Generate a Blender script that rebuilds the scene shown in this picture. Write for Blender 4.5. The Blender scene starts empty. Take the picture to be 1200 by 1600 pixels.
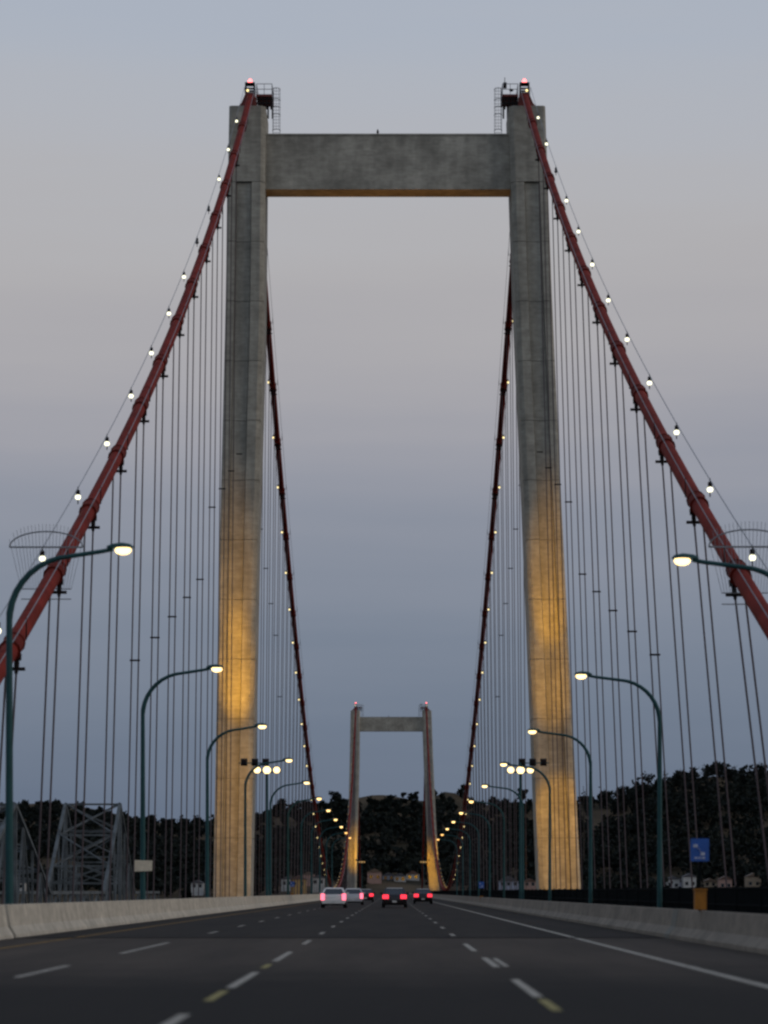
import bpy, math, random
import numpy as np
from mathutils import Vector, Matrix

# ------------------------------------------------------------------ camera, sky, sun, exposure
sc = bpy.context.scene
COL = sc.collection
F = 4200.0                     # focal length in pixels of the 1200x1600 photograph
VX, VY = 613.0, 1393.0         # where the bridge axis vanishes
EYE = 1.2                      # eye height above the deck

cam = bpy.data.cameras.new('camera')
cam.sensor_width = 36.0; cam.sensor_fit = 'AUTO'
cam.lens = F / 1600 * 36.0
cam.shift_x = (600 - VX) / 1600
cam.shift_y = (VY - 800) / 1600
cam.clip_start = 0.5; cam.clip_end = 20000
cam.dof.use_dof = True
cam.dof.focus_distance = 235.0
cam.dof.aperture_fstop = (cam.lens / 1000) / 0.07
co = bpy.data.objects.new('camera', cam); COL.objects.link(co)
co.location = (0, 0, EYE); co.rotation_euler = (math.radians(90), 0, 0)
sc.camera = co

SUN_EL, SUN_AZ = math.radians(17), math.radians(104)   # afterglow low in the west, right and behind
world = bpy.data.worlds.new('World'); sc.world = world; world.use_nodes = True
wn, wl = world.node_tree.nodes, world.node_tree.links
wn.clear()
def srgb(r, g, b):
    def c(v):
        v /= 255.0
        return v / 12.92 if v <= 0.04045 else ((v + 0.055) / 1.055) ** 2.4
    return (c(r), c(g), c(b), 1.0)
wout = wn.new('ShaderNodeOutputWorld'); wbg = wn.new('ShaderNodeBackground')
tc = wn.new('ShaderNodeTexCoord'); sep = wn.new('ShaderNodeSeparateXYZ')
wl.new(tc.outputs['Generated'], sep.inputs[0])
wmap = wn.new('ShaderNodeMapping'); wmap.inputs['Scale'].default_value = (1.6, 1.6, 16)
wl.new(tc.outputs['Generated'], wmap.inputs[0])
wnoi = wn.new('ShaderNodeTexNoise'); wnoi.inputs['Scale'].default_value = 2.2; wnoi.inputs['Detail'].default_value = 4
wl.new(wmap.outputs[0], wnoi.inputs['Vector'])
wadd = wn.new('ShaderNodeMath'); wadd.operation = 'MULTIPLY_ADD'      # thin cloud streaks shift the gradient a little
wl.new(wnoi.outputs['Fac'], wadd.inputs[0]); wadd.inputs[1].default_value = 0.058; 
wsub = wn.new('ShaderNodeMath'); wsub.operation = 'ADD'; wsub.inputs[1].default_value = -0.029
wl.new(sep.outputs[2], wsub.inputs[0]); wl.new(wsub.outputs[0], wadd.inputs[2])
ramp = wn.new('ShaderNodeValToRGB'); ramp.color_ramp.interpolation = 'B_SPLINE'
stops = [(0.0, (88, 104, 126)), (0.045, (101, 116, 137)), (0.093, (120, 131, 149)), (0.14, (141, 146, 160)),
         (0.172, (155, 156, 166)), (0.198, (169, 167, 172)), (0.235, (177, 175, 177)), (0.272, (177, 179, 186)),
         (0.315, (171, 179, 192)), (0.5, (158, 170, 190)), (1.0, (126, 143, 172))]
els = ramp.color_ramp.elements
while len(els) < len(stops): els.new(0.5)
for e, (p, c) in zip(els, stops): e.position = p; e.color = srgb(*c)
wl.new(wadd.outputs[0], ramp.inputs[0])
sky = wn.new('ShaderNodeTexSky'); sky.sky_type = 'NISHITA'; sky.sun_disc = False
sky.sun_elevation = math.radians(1.5); sky.sun_rotation = SUN_AZ
smul = wn.new('ShaderNodeMix'); smul.data_type = 'RGBA'; smul.blend_type = 'MIX'
smul.inputs['Factor'].default_value = 0.012
wl.new(ramp.outputs[0], smul.inputs['A']); wl.new(sky.outputs[0], smul.inputs['B'])
wl.new(smul.outputs['Result'], wbg.inputs[0]); wbg.inputs[1].default_value = 1.0
wl.new(wbg.outputs[0], wout.inputs[0])

sun = bpy.data.lights.new('sun', 'SUN'); sun.energy = 0.62; sun.angle = math.radians(40); sun.color = (1.0, 0.86, 0.72)
so = bpy.data.objects.new('sun', sun); COL.objects.link(so)
sd = Vector((math.sin(SUN_AZ) * math.cos(SUN_EL), math.cos(SUN_AZ) * math.cos(SUN_EL), math.sin(SUN_EL)))
so.rotation_euler = sd.to_track_quat('Z', 'Y').to_euler()
so.location = sd * 300

sc.view_settings.view_transform = 'Standard'; sc.view_settings.look = 'None'
sc.view_settings.gamma = 1.0; sc.view_settings.exposure = 0.0; sc.view_settings.use_curve_mapping = False
sc.render.engine = 'CYCLES'
sc.cycles.use_denoising = True
sc.cycles.filter_width = 2.5
sc.cycles.max_bounces = 5
sc.cycles.sample_clamp_indirect = 4.0

# ------------------------------------------------------------------ materials
def mat(name, color, rough=0.8, metal=0.0, var=0.0, scale=1.0, bump=0.0, stretch=(1, 1, 1), color2=None, spec=0.4, detail=6):
    m = bpy.data.materials.new(name); m.use_nodes = True
    n, l = m.node_tree.nodes, m.node_tree.links
    b = n['Principled BSDF']
    b.inputs['Roughness'].default_value = rough; b.inputs['Metallic'].default_value = metal
    b.inputs['Specular IOR Level'].default_value = spec
    b.inputs['Base Color'].default_value = (*color, 1)
    if var > 0 or color2:
        t = n.new('ShaderNodeTexCoord'); mp = n.new('ShaderNodeMapping'); mp.inputs['Scale'].default_value = stretch
        l.new(t.outputs['Object'], mp.inputs[0])
        no = n.new('ShaderNodeTexNoise'); no.inputs['Scale'].default_value = scale; no.inputs['Detail'].default_value = detail
        no.inputs['Roughness'].default_value = 0.62
        l.new(mp.outputs[0], no.inputs['Vector'])
        r = n.new('ShaderNodeValToRGB')
        c2 = color2 or tuple(min(1, v * (1 + var)) for v in color)
        c1 = color if color2 else tuple(v * (1 - var) for v in color)
        r.color_ramp.elements[0].position = 0.33; r.color_ramp.elements[1].position = 0.68
        r.color_ramp.elements[0].color = (*c1, 1); r.color_ramp.elements[1].color = (*c2, 1)
        l.new(no.outputs['Fac'], r.inputs[0]); l.new(r.outputs[0], b.inputs['Base Color'])
        if bump > 0:
            bp = n.new('ShaderNodeBump'); bp.inputs['Strength'].default_value = bump; bp.inputs['Distance'].default_value = 0.05
            l.new(no.outputs['Fac'], bp.inputs['Height']); l.new(bp.outputs[0], b.inputs['Normal'])
    return m

def emit(name, color, strength, sampled=False):
    m = bpy.data.materials.new(name); m.use_nodes = True
    n, l = m.node_tree.nodes, m.node_tree.links
    n.remove(n['Principled BSDF'])
    e = n.new('ShaderNodeEmission'); e.inputs[0].default_value = (*color, 1); e.inputs[1].default_value = strength
    l.new(e.outputs[0], n['Material Output'].inputs[0])
    if not sampled: m.cycles.emission_sampling = 'NONE'
    return m

def concrete(name, base, streak=0.25, patch=0.3):
    """weathered cast concrete: broad patches, vertical run-off streaks, fine grain"""
    m = bpy.data.materials.new(name); m.use_nodes = True
    n, l = m.node_tree.nodes, m.node_tree.links
    b = n['Principled BSDF']; b.inputs['Roughness'].default_value = 0.9; b.inputs['Specular IOR Level'].default_value = 0.25
    t = n.new('ShaderNodeTexCoord')
    def noise(stretch, scale, detail):
        mp = n.new('ShaderNodeMapping'); mp.inputs['Scale'].default_value = stretch
        l.new(t.outputs['Object'], mp.inputs[0])
        no = n.new('ShaderNodeTexNoise'); no.inputs['Scale'].default_value = scale; no.inputs['Detail'].default_value = detail
        l.new(mp.outputs[0], no.inputs['Vector']); return no
    def mul(fac, lo, hi, prev):
        r = n.new('ShaderNodeMapRange'); r.inputs['From Min'].default_value = 0.3; r.inputs['From Max'].default_value = 0.7
        r.inputs['To Min'].default_value = lo; r.inputs['To Max'].default_value = hi
        l.new(fac.outputs['Fac'], r.inputs['Value'])
        x = n.new('ShaderNodeMix'); x.data_type = 'RGBA'; x.blend_type = 'MULTIPLY'; x.inputs['Factor'].default_value = 1
        if prev is None: x.inputs['A'].default_value = (*base, 1)
        else: l.new(prev.outputs['Result'], x.inputs['A'])
        l.new(r.outputs[0], x.inputs['B']); return x
    p = mul(noise((1, 1, 1.3), 0.3, 11), 1 - patch, 1 + patch * 0.8, None)
    p = mul(noise((1.6, 1.6, 0.08), 0.8, 4), 1 - streak, 1 + streak * 0.6, p)
    p = mul(noise((1, 1, 4), 1.1, 5), 0.86, 1.1, p)
    p = mul(noise((1, 1, 1), 1.7, 8), 0.84, 1.12, p)
    l.new(p.outputs['Result'], b.inputs['Base Color'])
    return m

M = {}
M['tower'] = concrete('tower_concrete', (0.36, 0.34, 0.28), 0.22, 0.16)
M['beam'] = concrete('beam_concrete', (0.365, 0.342, 0.28), 0.16, 0.26)
M['joint'] = mat('joint_concrete', (0.17, 0.165, 0.14), 0.95)
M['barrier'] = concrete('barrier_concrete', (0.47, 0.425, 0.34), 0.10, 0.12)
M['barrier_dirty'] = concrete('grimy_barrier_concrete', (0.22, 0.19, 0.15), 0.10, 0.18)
M['cable'] = mat('cable_paint', (0.175, 0.021, 0.013), 0.8, var=0.28, scale=0.6, spec=0.08)
M['band'] = mat('band_paint', (0.13, 0.017, 0.011), 0.8, var=0.28, scale=2, spec=0.08)
M['rope'] = mat('rope_steel', (0.095, 0.076, 0.078), 0.8, var=0.15, scale=0.4, spec=0.1)
M['darksteel'] = mat('dark_steel', (0.018, 0.014, 0.014), 0.8, var=0.3, scale=3, spec=0.1)
M['redsteel'] = mat('red_steel', (0.15, 0.028, 0.02), 0.6, var=0.3, scale=2)
M['rail'] = mat('rail_paint', (0.004, 0.006, 0.007), 0.9, var=0.3, scale=3, spec=0.03)
M['teal'] = mat('teal_paint', (0.018, 0.066, 0.068), 0.6, var=0.2, scale=1.5, spec=0.2)
M['galv'] = mat('galvanised_steel', (0.22, 0.23, 0.24), 0.55, metal=0.4, var=0.15, scale=3)
M['truss'] = mat('truss_paint', (0.10, 0.112, 0.115), 0.85, var=0.4, scale=0.25, spec=0.1)
M['steel_deck'] = mat('girder_paint', (0.10, 0.11, 0.11), 0.6, var=0.2, scale=0.5)
M['white_paint'] = mat('white_marking', (0.33, 0.305, 0.255), 0.85, var=0.4, scale=3, spec=0.1)
M['yellow_paint'] = mat('yellow_marking', (0.20, 0.115, 0.03), 0.85, var=0.4, scale=2, spec=0.1)
M['marker'] = mat('worn_marker', (0.27, 0.23, 0.09), 0.8, var=0.2, scale=5, spec=0.1)
M['sodium'] = emit('sodium_lens', (1.0, 0.70, 0.30), 3.2, True)
M['sodium_far'] = emit('sodium_lens_dim', (1.0, 0.64, 0.24), 2.8)
M['sodium_amber'] = emit('sodium_lens_amber', (1.0, 0.52, 0.15), 2.4)
M['flood'] = emit('flood_lens', (1.0, 0.72, 0.32), 3.0)
M['cool'] = emit('cable_bulb', (1.0, 0.97, 0.70), 2.0)
M['warm'] = emit('cable_bulb_warm', (1.0, 0.80, 0.36), 1.9)
M['dimbulb'] = emit('cable_bulb_dim', (1.0, 0.62, 0.25), 0.45)
M['off'] = mat('unlit_bulb', (0.05, 0.05, 0.05), 0.4)
M['beacon'] = emit('beacon_red', (1.0, 0.16, 0.16), 4.5)
M['tail'] = emit('tail_lamp', (1.0, 0.035, 0.06), 2.2)
M['tailpink'] = emit('tail_lamp_pink', (1.0, 0.16, 0.24), 2.2)
M['glass'] = mat('car_glass', (0.008, 0.010, 0.012), 0.12, spec=0.6)
M['car_white'] = mat('car_paint_white', (0.62, 0.61, 0.58), 0.35, var=0.04, scale=2)
M['car_silver'] = mat('car_paint_silver', (0.42, 0.42, 0.42), 0.3, metal=0.3, var=0.05, scale=2)
M['car_dark'] = mat('car_paint_dark', (0.016, 0.017, 0.022), 0.3, var=0.1, scale=2)
M['tyre'] = mat('tyre_rubber', (0.012, 0.012, 0.012), 0.9, var=0.2, scale=9)
M['rim'] = mat('rim_alloy', (0.35, 0.35, 0.36), 0.35, metal=0.7, var=0.1, scale=4)
M['plate'] = mat('plate_white', (0.55, 0.55, 0.52), 0.5, var=0.05, scale=9)
M['blue'] = mat('sign_blue', (0.018, 0.085, 0.33), 0.45, var=0.15, scale=5)
M['sign_white'] = mat('sign_white', (0.45, 0.47, 0.55), 0.5, var=0.1, scale=6)
M['cream'] = mat('sign_cream', (0.62, 0.54, 0.40), 0.6, var=0.12, scale=6)
M['orange'] = mat('callbox_yellow', (0.30, 0.115, 0.006), 0.5, var=0.2, scale=6)
M['bark'] = mat('bark', (0.045, 0.035, 0.028), 0.95, var=0.3, scale=2)
M['water'] = mat('water', (0.012, 0.022, 0.028), 0.15, var=0.2, scale=0.05, bump=0.4)

def road_mat(name, c, wear):
    m = mat(name, c, 0.85, var=wear, scale=0.35, stretch=(1.6, 0.12, 1), bump=0.15, spec=0.1)
    n, l = m.node_tree.nodes, m.node_tree.links
    b = n['Principled BSDF']; src = b.inputs['Base Color'].links[0].from_socket
    t = n.new('ShaderNodeTexCoord'); no = n.new('ShaderNodeTexNoise'); no.inputs['Scale'].default_value = 14; no.inputs['Detail'].default_value = 3
    l.new(t.outputs['Object'], no.inputs['Vector'])
    r = n.new('ShaderNodeMapRange'); r.inputs['To Min'].default_value = 0.75; r.inputs['To Max'].default_value = 1.25
    l.new(no.outputs['Fac'], r.inputs['Value'])
    x = n.new('ShaderNodeMix'); x.data_type = 'RGBA'; x.blend_type = 'MULTIPLY'; x.inputs['Factor'].default_value = 1
    l.new(src, x.inputs['A']); l.new(r.outputs[0], x.inputs['B']); l.new(x.outputs['Result'], b.inputs['Base Color'])
    return m
M['asphalt'] = road_mat('deck_asphalt', (0.0165, 0.0128, 0.0098), 0.45)
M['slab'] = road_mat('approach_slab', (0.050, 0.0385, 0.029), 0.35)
m_ = M['slab']; n_, l_ = m_.node_tree.nodes, m_.node_tree.links      # base colour gets darker towards the camera, edge broken by noise
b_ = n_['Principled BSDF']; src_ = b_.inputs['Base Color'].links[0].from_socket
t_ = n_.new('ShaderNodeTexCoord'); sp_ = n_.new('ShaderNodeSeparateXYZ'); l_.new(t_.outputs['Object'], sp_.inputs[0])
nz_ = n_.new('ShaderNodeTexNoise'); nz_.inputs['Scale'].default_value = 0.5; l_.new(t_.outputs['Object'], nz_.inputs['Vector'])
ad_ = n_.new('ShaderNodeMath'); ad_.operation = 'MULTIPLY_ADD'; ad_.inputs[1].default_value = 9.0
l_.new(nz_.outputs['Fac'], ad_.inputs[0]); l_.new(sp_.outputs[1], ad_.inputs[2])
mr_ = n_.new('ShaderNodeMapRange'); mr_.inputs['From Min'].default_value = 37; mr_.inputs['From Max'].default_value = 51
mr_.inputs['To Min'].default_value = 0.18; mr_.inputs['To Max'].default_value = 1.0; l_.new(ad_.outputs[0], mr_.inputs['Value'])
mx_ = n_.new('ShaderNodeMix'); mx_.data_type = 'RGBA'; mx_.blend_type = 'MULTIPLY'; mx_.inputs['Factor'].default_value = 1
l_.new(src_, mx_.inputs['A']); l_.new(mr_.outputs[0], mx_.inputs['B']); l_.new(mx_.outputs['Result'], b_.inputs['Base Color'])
M['path'] = road_mat('path_surface', (0.05, 0.048, 0.045), 0.25)

def leaf_mat(name, c1, c2):
    m = bpy.data.materials.new(name); m.use_nodes = True
    n, l = m.node_tree.nodes, m.node_tree.links
    b = n['Principled BSDF']; b.inputs['Roughness'].default_value = 0.8; b.inputs['Specular IOR Level'].default_value = 0.1
    g = n.new('ShaderNodeNewGeometry'); r = n.new('ShaderNodeValToRGB')
    t = n.new('ShaderNodeTexCoord'); no = n.new('ShaderNodeTexNoise'); no.inputs['Scale'].default_value = 0.06; no.inputs['Detail'].default_value = 3
    l.new(t.outputs['Object'], no.inputs['Vector'])
    a = n.new('ShaderNodeMath'); a.operation = 'MULTIPLY_ADD'; a.inputs[1].default_value = 0.45
    l.new(g.outputs['Random Per Island'], a.inputs[0])
    s = n.new('ShaderNodeMath'); s.operation = 'SUBTRACT'; s.inputs[1].default_value = 0.22
    l.new(no.outputs['Fac'], s.inputs[0]); l.new(s.outputs[0], a.inputs[2])
    r.color_ramp.elements[0].color = (*c1, 1); r.color_ramp.elements[1].color = (*c2, 1)
    r.color_ramp.elements[0].position = 0.15; r.color_ramp.elements[1].position = 0.9
    l.new(a.outputs[0], r.inputs[0]); l.new(r.outputs[0], b.inputs['Base Color'])
    return m
M['leaf'] = leaf_mat('wood_foliage', (0.0035, 0.006, 0.0055), (0.016, 0.020, 0.015))
M['leaf2'] = leaf_mat('ridge_foliage', (0.0035, 0.006, 0.0055), (0.016, 0.020, 0.015))
M['hill'] = mat('dry_grass', (0.022, 0.021, 0.014), 0.95, scale=0.02, color2=(0.115, 0.082, 0.05), detail=8, spec=0.05)

# ------------------------------------------------------------------ mesh helpers
class MB:
    def __init__(s): s.v = []; s.f = []
    def add(s, vs, fs):
        o = len(s.v); s.v += [tuple(p) for p in vs]; s.f += [tuple(i + o for i in f) for f in fs]; return s
    def box(s, x0, x1, y0, y1, z0, z1):
        return s.add([(x0,y0,z0),(x1,y0,z0),(x1,y1,z0),(x0,y1,z0),(x0,y0,z1),(x1,y0,z1),(x1,y1,z1),(x0,y1,z1)],
                     [(3,2,1,0),(4,5,6,7),(0,1,5,4),(1,2,6,5),(2,3,7,6),(3,0,4,7)])
    def loft(s, rings, caps=True, closed=True):
        n = len(rings[0]); vs = [p for r in rings for p in r]; fs = []
        for k in range(len(rings) - 1):
            for i in range(n if closed else n - 1):
                j = (i + 1) % n
                fs.append((k*n+i, k*n+j, (k+1)*n+j, (k+1)*n+i))
        if caps and closed:
            fs.append(tuple(reversed(range(n)))); fs.append(tuple((len(rings)-1)*n + i for i in range(n)))
        return s.add(vs, fs)
    def tube(s, pts, r, n=8):
        pts = [Vector(p) for p in pts]; rings = []
        rr = r if isinstance(r, (list, tuple)) else [r] * len(pts)
        up0 = None
        for i, p in enumerate(pts):
            d = (pts[min(i+1, len(pts)-1)] - pts[max(i-1, 0)]).normalized()
            a = Vector((0, 0, 1)) if abs(d.z) < 0.95 else Vector((0, 1, 0))
            if up0 is not None: a = up0
            x = d.cross(a).normalized(); y = x.cross(d).normalized(); up0 = y
            rings.append([p + x * (rr[i] * math.cos(2*math.pi*k/n)) + y * (rr[i] * math.sin(2*math.pi*k/n)) for k in range(n)])
        return s.loft(rings)
    def bar(s, a, b, w, h=None):
        a, b = Vector(a), Vector(b); h = h or w; d = (b - a).normalized()
        u = Vector((0, 0, 1)) if abs(d.z) < 0.95 else Vector((0, 1, 0))
        x = d.cross(u).normalized() * w / 2; y = x.cross(d).normalized() * h / 2
        return s.loft([[p - x - y, p + x - y, p + x + y, p - x + y] for p in (a, b)])
    def ball(s, c, rx, ry, rz, n=10, m=6):
        rings = []
        for k in range(1, m):
            t = math.pi * k / m
            rings.append([(c[0] + rx*math.sin(t)*math.cos(2*math.pi*i/n), c[1] + ry*math.sin(t)*math.sin(2*math.pi*i/n), c[2] + rz*math.cos(t)) for i in range(n)])
        return s.loft(rings)
    def mesh(s, name, m, smooth=False):
        me = bpy.data.meshes.new(name); me.from_pydata(s.v, [], s.f); me.update()
        if m: me.materials.append(M[m] if isinstance(m, str) else m)
        import bmesh
        bm = bmesh.new(); bm.from_mesh(me); bmesh.ops.recalc_face_normals(bm, faces=bm.faces); bm.to_mesh(me); bm.free()
        if smooth:
            me.polygons.foreach_set('use_smooth', [True] * len(me.polygons))
            try: me.set_sharp_from_angle(angle=math.radians(40))
            except Exception: pass
        return me

def obj(name, data, parent=None, loc=None, rot=None, scale=None):
    o = bpy.data.objects.new(name, data); COL.objects.link(o)
    if parent is not None: o.parent = parent
    if loc is not None: o.location = loc
    if rot is not None: o.rotation_euler = rot
    if scale is not None: o.scale = scale
    return o
def tag(o, label=None, cat=None, group=None, kind=None):
    if label: o['label'] = label
    if cat: o['category'] = cat
    if group: o['group'] = group
    if kind: o['kind'] = kind
    return o
def thing(name, loc, label, cat, group=None):
    return tag(obj(name, None, None, loc), label, cat, group)
def part(name, mb, m, parent, origin=None, smooth=False):
    """mb holds world coordinates; origin = world place of the parent thing"""
    me = mb.mesh(name, m, smooth)
    if origin is not None:
        me.transform(Matrix.Translation(-Vector(origin)))
    return obj(name, me, parent)
def clone(root, loc, rotz=0.0):
    r = root.copy(); COL.objects.link(r); r.location = loc; r.rotation_euler = (0, 0, rotz)
    for ch in list(root.children):
        c = ch.copy(); COL.objects.link(c); c.parent = r
        for g in list(ch.children):
            d = g.copy(); COL.objects.link(d); d.parent = c
    return r
def PX(x, d): return (x - VX) * d / F
def PZ(y, d): return EYE + (VY - y) * d / F
def AT(x, y, d): return Vector((PX(x, d), d, PZ(y, d)))
ORD = ['nearest', 'second nearest', 'third nearest', 'fourth nearest', 'fifth nearest', 'sixth nearest', 'seventh nearest',
       'eighth nearest', 'ninth nearest', 'tenth nearest', 'eleventh nearest', 'twelfth nearest', 'thirteenth nearest',
       'fourteenth nearest', 'fifteenth nearest', 'sixteenth nearest', 'seventeenth nearest', 'eighteenth nearest',
       'nineteenth nearest', 'twentieth nearest', 'twenty first nearest', 'twenty second nearest']

# ------------------------------------------------------------------ setting: water, hills, road
D1, D2 = 250.0, 978.0          # front faces of the two towers
WATER = -48.0
o = obj('water', MB().add([(-9000,-3000,WATER),(9000,-3000,WATER),(9000,1300,WATER),(-9000,1300,WATER)], [(0,1,2,3)]).mesh('water', 'water'))
tag(o, kind='structure')

rng = np.random.default_rng(4)
SKX = np.array([-900, -200, 0, 40, 110, 185, 250, 330, 400, 440, 480, 525, 560, 600, 640, 680, 725, 800, 870, 900, 935, 975, 1010, 1050, 1100, 1150, 1200, 1400, 2200])
SKY = np.array([1300, 1275, 1258, 1254, 1256, 1262, 1268, 1270, 1260, 1247, 1243, 1239, 1240, 1242, 1240, 1237, 1236, 1240, 1238, 1236, 1232, 1226, 1212, 1200, 1195, 1192, 1190, 1180, 1230])
SHORE, FOOT, RIDGE = 1085.0, 1150.0, 1720.0
def bare(px, t):
    """open dry grass near the crest, 0..1"""
    a = np.exp(-((px - 595) / 55.0) ** 2) * np.clip((t - 0.90) / 0.05, 0, 1)
    b = np.exp(-((px - 700) / 26.0) ** 2) * np.clip((t - 0.90) / 0.05, 0, 1)
    c = np.exp(-((px - 80) / 120.0) ** 2) * np.clip((t - 0.94) / 0.04, 0, 1)
    return np.clip(a + b + c, 0, 1)
def hill_z(X, Y):
    X = np.asarray(X, float); Y = np.asarray(Y, float)
    px = VX + F * X / np.maximum(Y, 1.0)
    t = (Y - FOOT) / (RIDGE - FOOT)
    crest = EYE + (VY - np.interp(px, SKX, SKY)) * RIDGE / F - 8.0 * (1 - bare(px, np.ones_like(px)))
    tt = np.clip(t, 0, 1)
    z = -3.0 + (crest + 3.0) * (0.55 * tt + 0.45 * tt * tt)
    z += (2.2 * np.sin(X * 0.031 + Y * 0.017) + 1.6 * np.sin(X * 0.013 - Y * 0.029 + 1.0)) * np.sin(np.pi * tt)
    z = np.where(t > 1, crest - (t - 1) * 22, z)
    s = np.clip((Y - SHORE) / (FOOT - SHORE), -0.6, 1)
    return np.where(Y < FOOT, -3.0 + (s - 1) * 50, z)
xs = np.concatenate([np.linspace(-2200, -420, 24), np.linspace(-400, 400, 121), np.linspace(420, 2200, 24)])
ys = np.concatenate([np.linspace(SHORE - 25, 1760, 110), np.linspace(1800, 3200, 20)])
GX, GY = np.meshgrid(xs, ys); GZ = hill_z(GX, GY)
nx, ny = len(xs), len(ys)
idx = np.arange(nx * ny).reshape(ny, nx)
faces = np.stack([idx[:-1, :-1], idx[:-1, 1:], idx[1:, 1:], idx[1:, :-1]], -1).reshape(-1, 4)
me = bpy.data.meshes.new('hills'); me.from_pydata(np.stack([GX, GY, GZ], -1).reshape(-1, 3).tolist(), [], faces.tolist()); me.update()
me.polygons.foreach_set('use_smooth', [True] * len(me.polygons)); me.materials.append(M['hill'])
tag(obj('hills', me), kind='structure')

def leaf_cloud(centres, radii, n_each, size, rg):
    """many small leaf clumps (one quad each) spread through ellipsoid crowns; returns verts, faces"""
    C = np.repeat(centres, n_each, 0); R = np.repeat(radii, n_each, 0)
    N = len(C)
    d = rg.normal(size=(N, 3)); d /= np.linalg.norm(d, axis=1)[:, None]
    lump = 0.72 + 0.28 * np.sin(3.1 * d[:, 0] + C[:, 0]) * np.cos(2.7 * d[:, 1] + C[:, 1]) + 0.14 * np.sin(6 * d[:, 2] + C[:, 0] * 3)
    P = C + d * R * (lump * rg.uniform(0.45, 1.05, N))[:, None]
    a = rg.normal(size=(N, 3)); a /= np.linalg.norm(a, axis=1)[:, None]
    b = np.cross(a, rg.normal(size=(N, 3))); b /= np.linalg.norm(b, axis=1)[:, None] + 1e-9
    s = size * rg.uniform(0.6, 1.35, N)[:, None]
    V = np.stack([P - a*s*0.5, P + b*s*0.45, P + a*s*0.55, P - b*s*0.4], 1).reshape(-1, 3)
    return V, np.arange(N * 4).reshape(-1, 4)
def np_mesh(name, V, Fq, m):
    me = bpy.data.meshes.new(name)
    me.vertices.add(len(V)); me.vertices.foreach_set('co', V.astype(np.float32).ravel())
    me.loops.add(len(Fq) * 4); me.loops.foreach_set('vertex_index', Fq.astype(np.int32).ravel())
    me.polygons.add(len(Fq)); me.polygons.foreach_set('loop_start', np.arange(0, len(Fq)*4, 4, dtype=np.int32))
    me.update(calc_edges=True); me.validate()
    me.materials.append(M[m]); return me

WH, TN, PK, OC, BL = (.42,.42,.40), (.30,.24,.17), (.34,.22,.18), (.38,.24,.09), (.26,.29,.36)
RD, RG, RBn = (.10,.06,.045), (.07,.07,.075), (.12,.085,.06)
HOUSES = ((449,1388,15,14,1215,WH,RG,'small white house seen left of the dark left cable'),
          (466,1389,24,15,1195,OC,RD,'ochre house between white houses near the left tower leg'),
          (482,1385,13,18,1235,PK,RBn,'pinkish house right of the ochre house'),
          (497,1386,14,14,1205,WH,RG,'grey white house just left of the white car'),
          (585,1379,22,16,1240,PK,RBn,'brown gabled house right of the far tower left leg'),
          (607,1378,18,10,1262,BL,RG,'grey house in the middle of the town under the hill'),
          (625,1380,18,11,1255,WH,RG,'white house in the middle of the town above the dark car'),
          (645,1377,20,11,1268,WH,RD,'whitish house beside the far tower right leg'),
          (795,1388,30,11,1210,BL,RG,'long bluish house left of the near right tower leg'),
          (828,1388,12,10,1212,PK,RD,'little reddish house touching the near right tower leg'),
          (1052,1394,11,20,1190,WH,RG,'narrow white house left of the blue sign'),
          (1063,1395,14,17,1200,BL,RG,'pale blue house between two white houses by the blue sign'),
          (1078,1392,12,22,1185,WH,RG,'tall white house beside the orange call box'),
          (1110,1388,20,10,1230,TN,RBn,'tan house just right of the blue sign'),
          (1134,1394,14,20,1195,PK,RD,'pinkish house right of the blue sign'),
          (1178,1392,22,22,1200,TN,RBn,'large tan house near the right edge of the picture'),
          (28,1392,18,12,1200,WH,RG,'white house behind the truss bridge at the left edge'),
          (308,1391,16,11,1205,WH,RG,'white house left of the near left tower leg'))
NT = 9500
X = rng.uniform(-620, 620, NT); Y = rng.uniform(1165, 1722, NT)
px = VX + F * X / Y; t = (Y - FOOT) / (RIDGE - FOOT)
clear = np.sin(X * 0.021 + 2.1) * np.cos(Y * 0.017 + X * 0.006)
keep = (rng.uniform(size=NT) > bare(px, t) * 1.15) & (clear < 0.9) & ((np.abs(X - 1) > 15) | (t > 0.14)) 
keep &= (t > 0.09) | (rng.uniform(size=NT) < 0.45)
for h_ in HOUSES: keep &= ~((np.abs(px - h_[0]) < h_[2] / 2 + 9) & (Y < h_[4] + 12))
X, Y = X[keep], Y[keep]; Z = hill_z(X, Y)
r = rng.uniform(3.2, 6.2, len(X)) * np.where(VX + F * X / Y > 930, 1.1, np.where(Y > 1560, 0.66, 1.0))
rad = np.stack([r, r, r * rng.uniform(0.7, 1.15, len(X))], 1)
cen = np.stack([X, Y, Z + rad[:, 2] * 0.85], 1)
V, Fq = leaf_cloud(cen, rad, 46, 2.3, rng)
tag(obj('hillside_wood', np_mesh('hillside_wood', V, Fq, 'leaf')), 'dark wooded hillside behind the bridge', 'woodland', kind='stuff')

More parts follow.
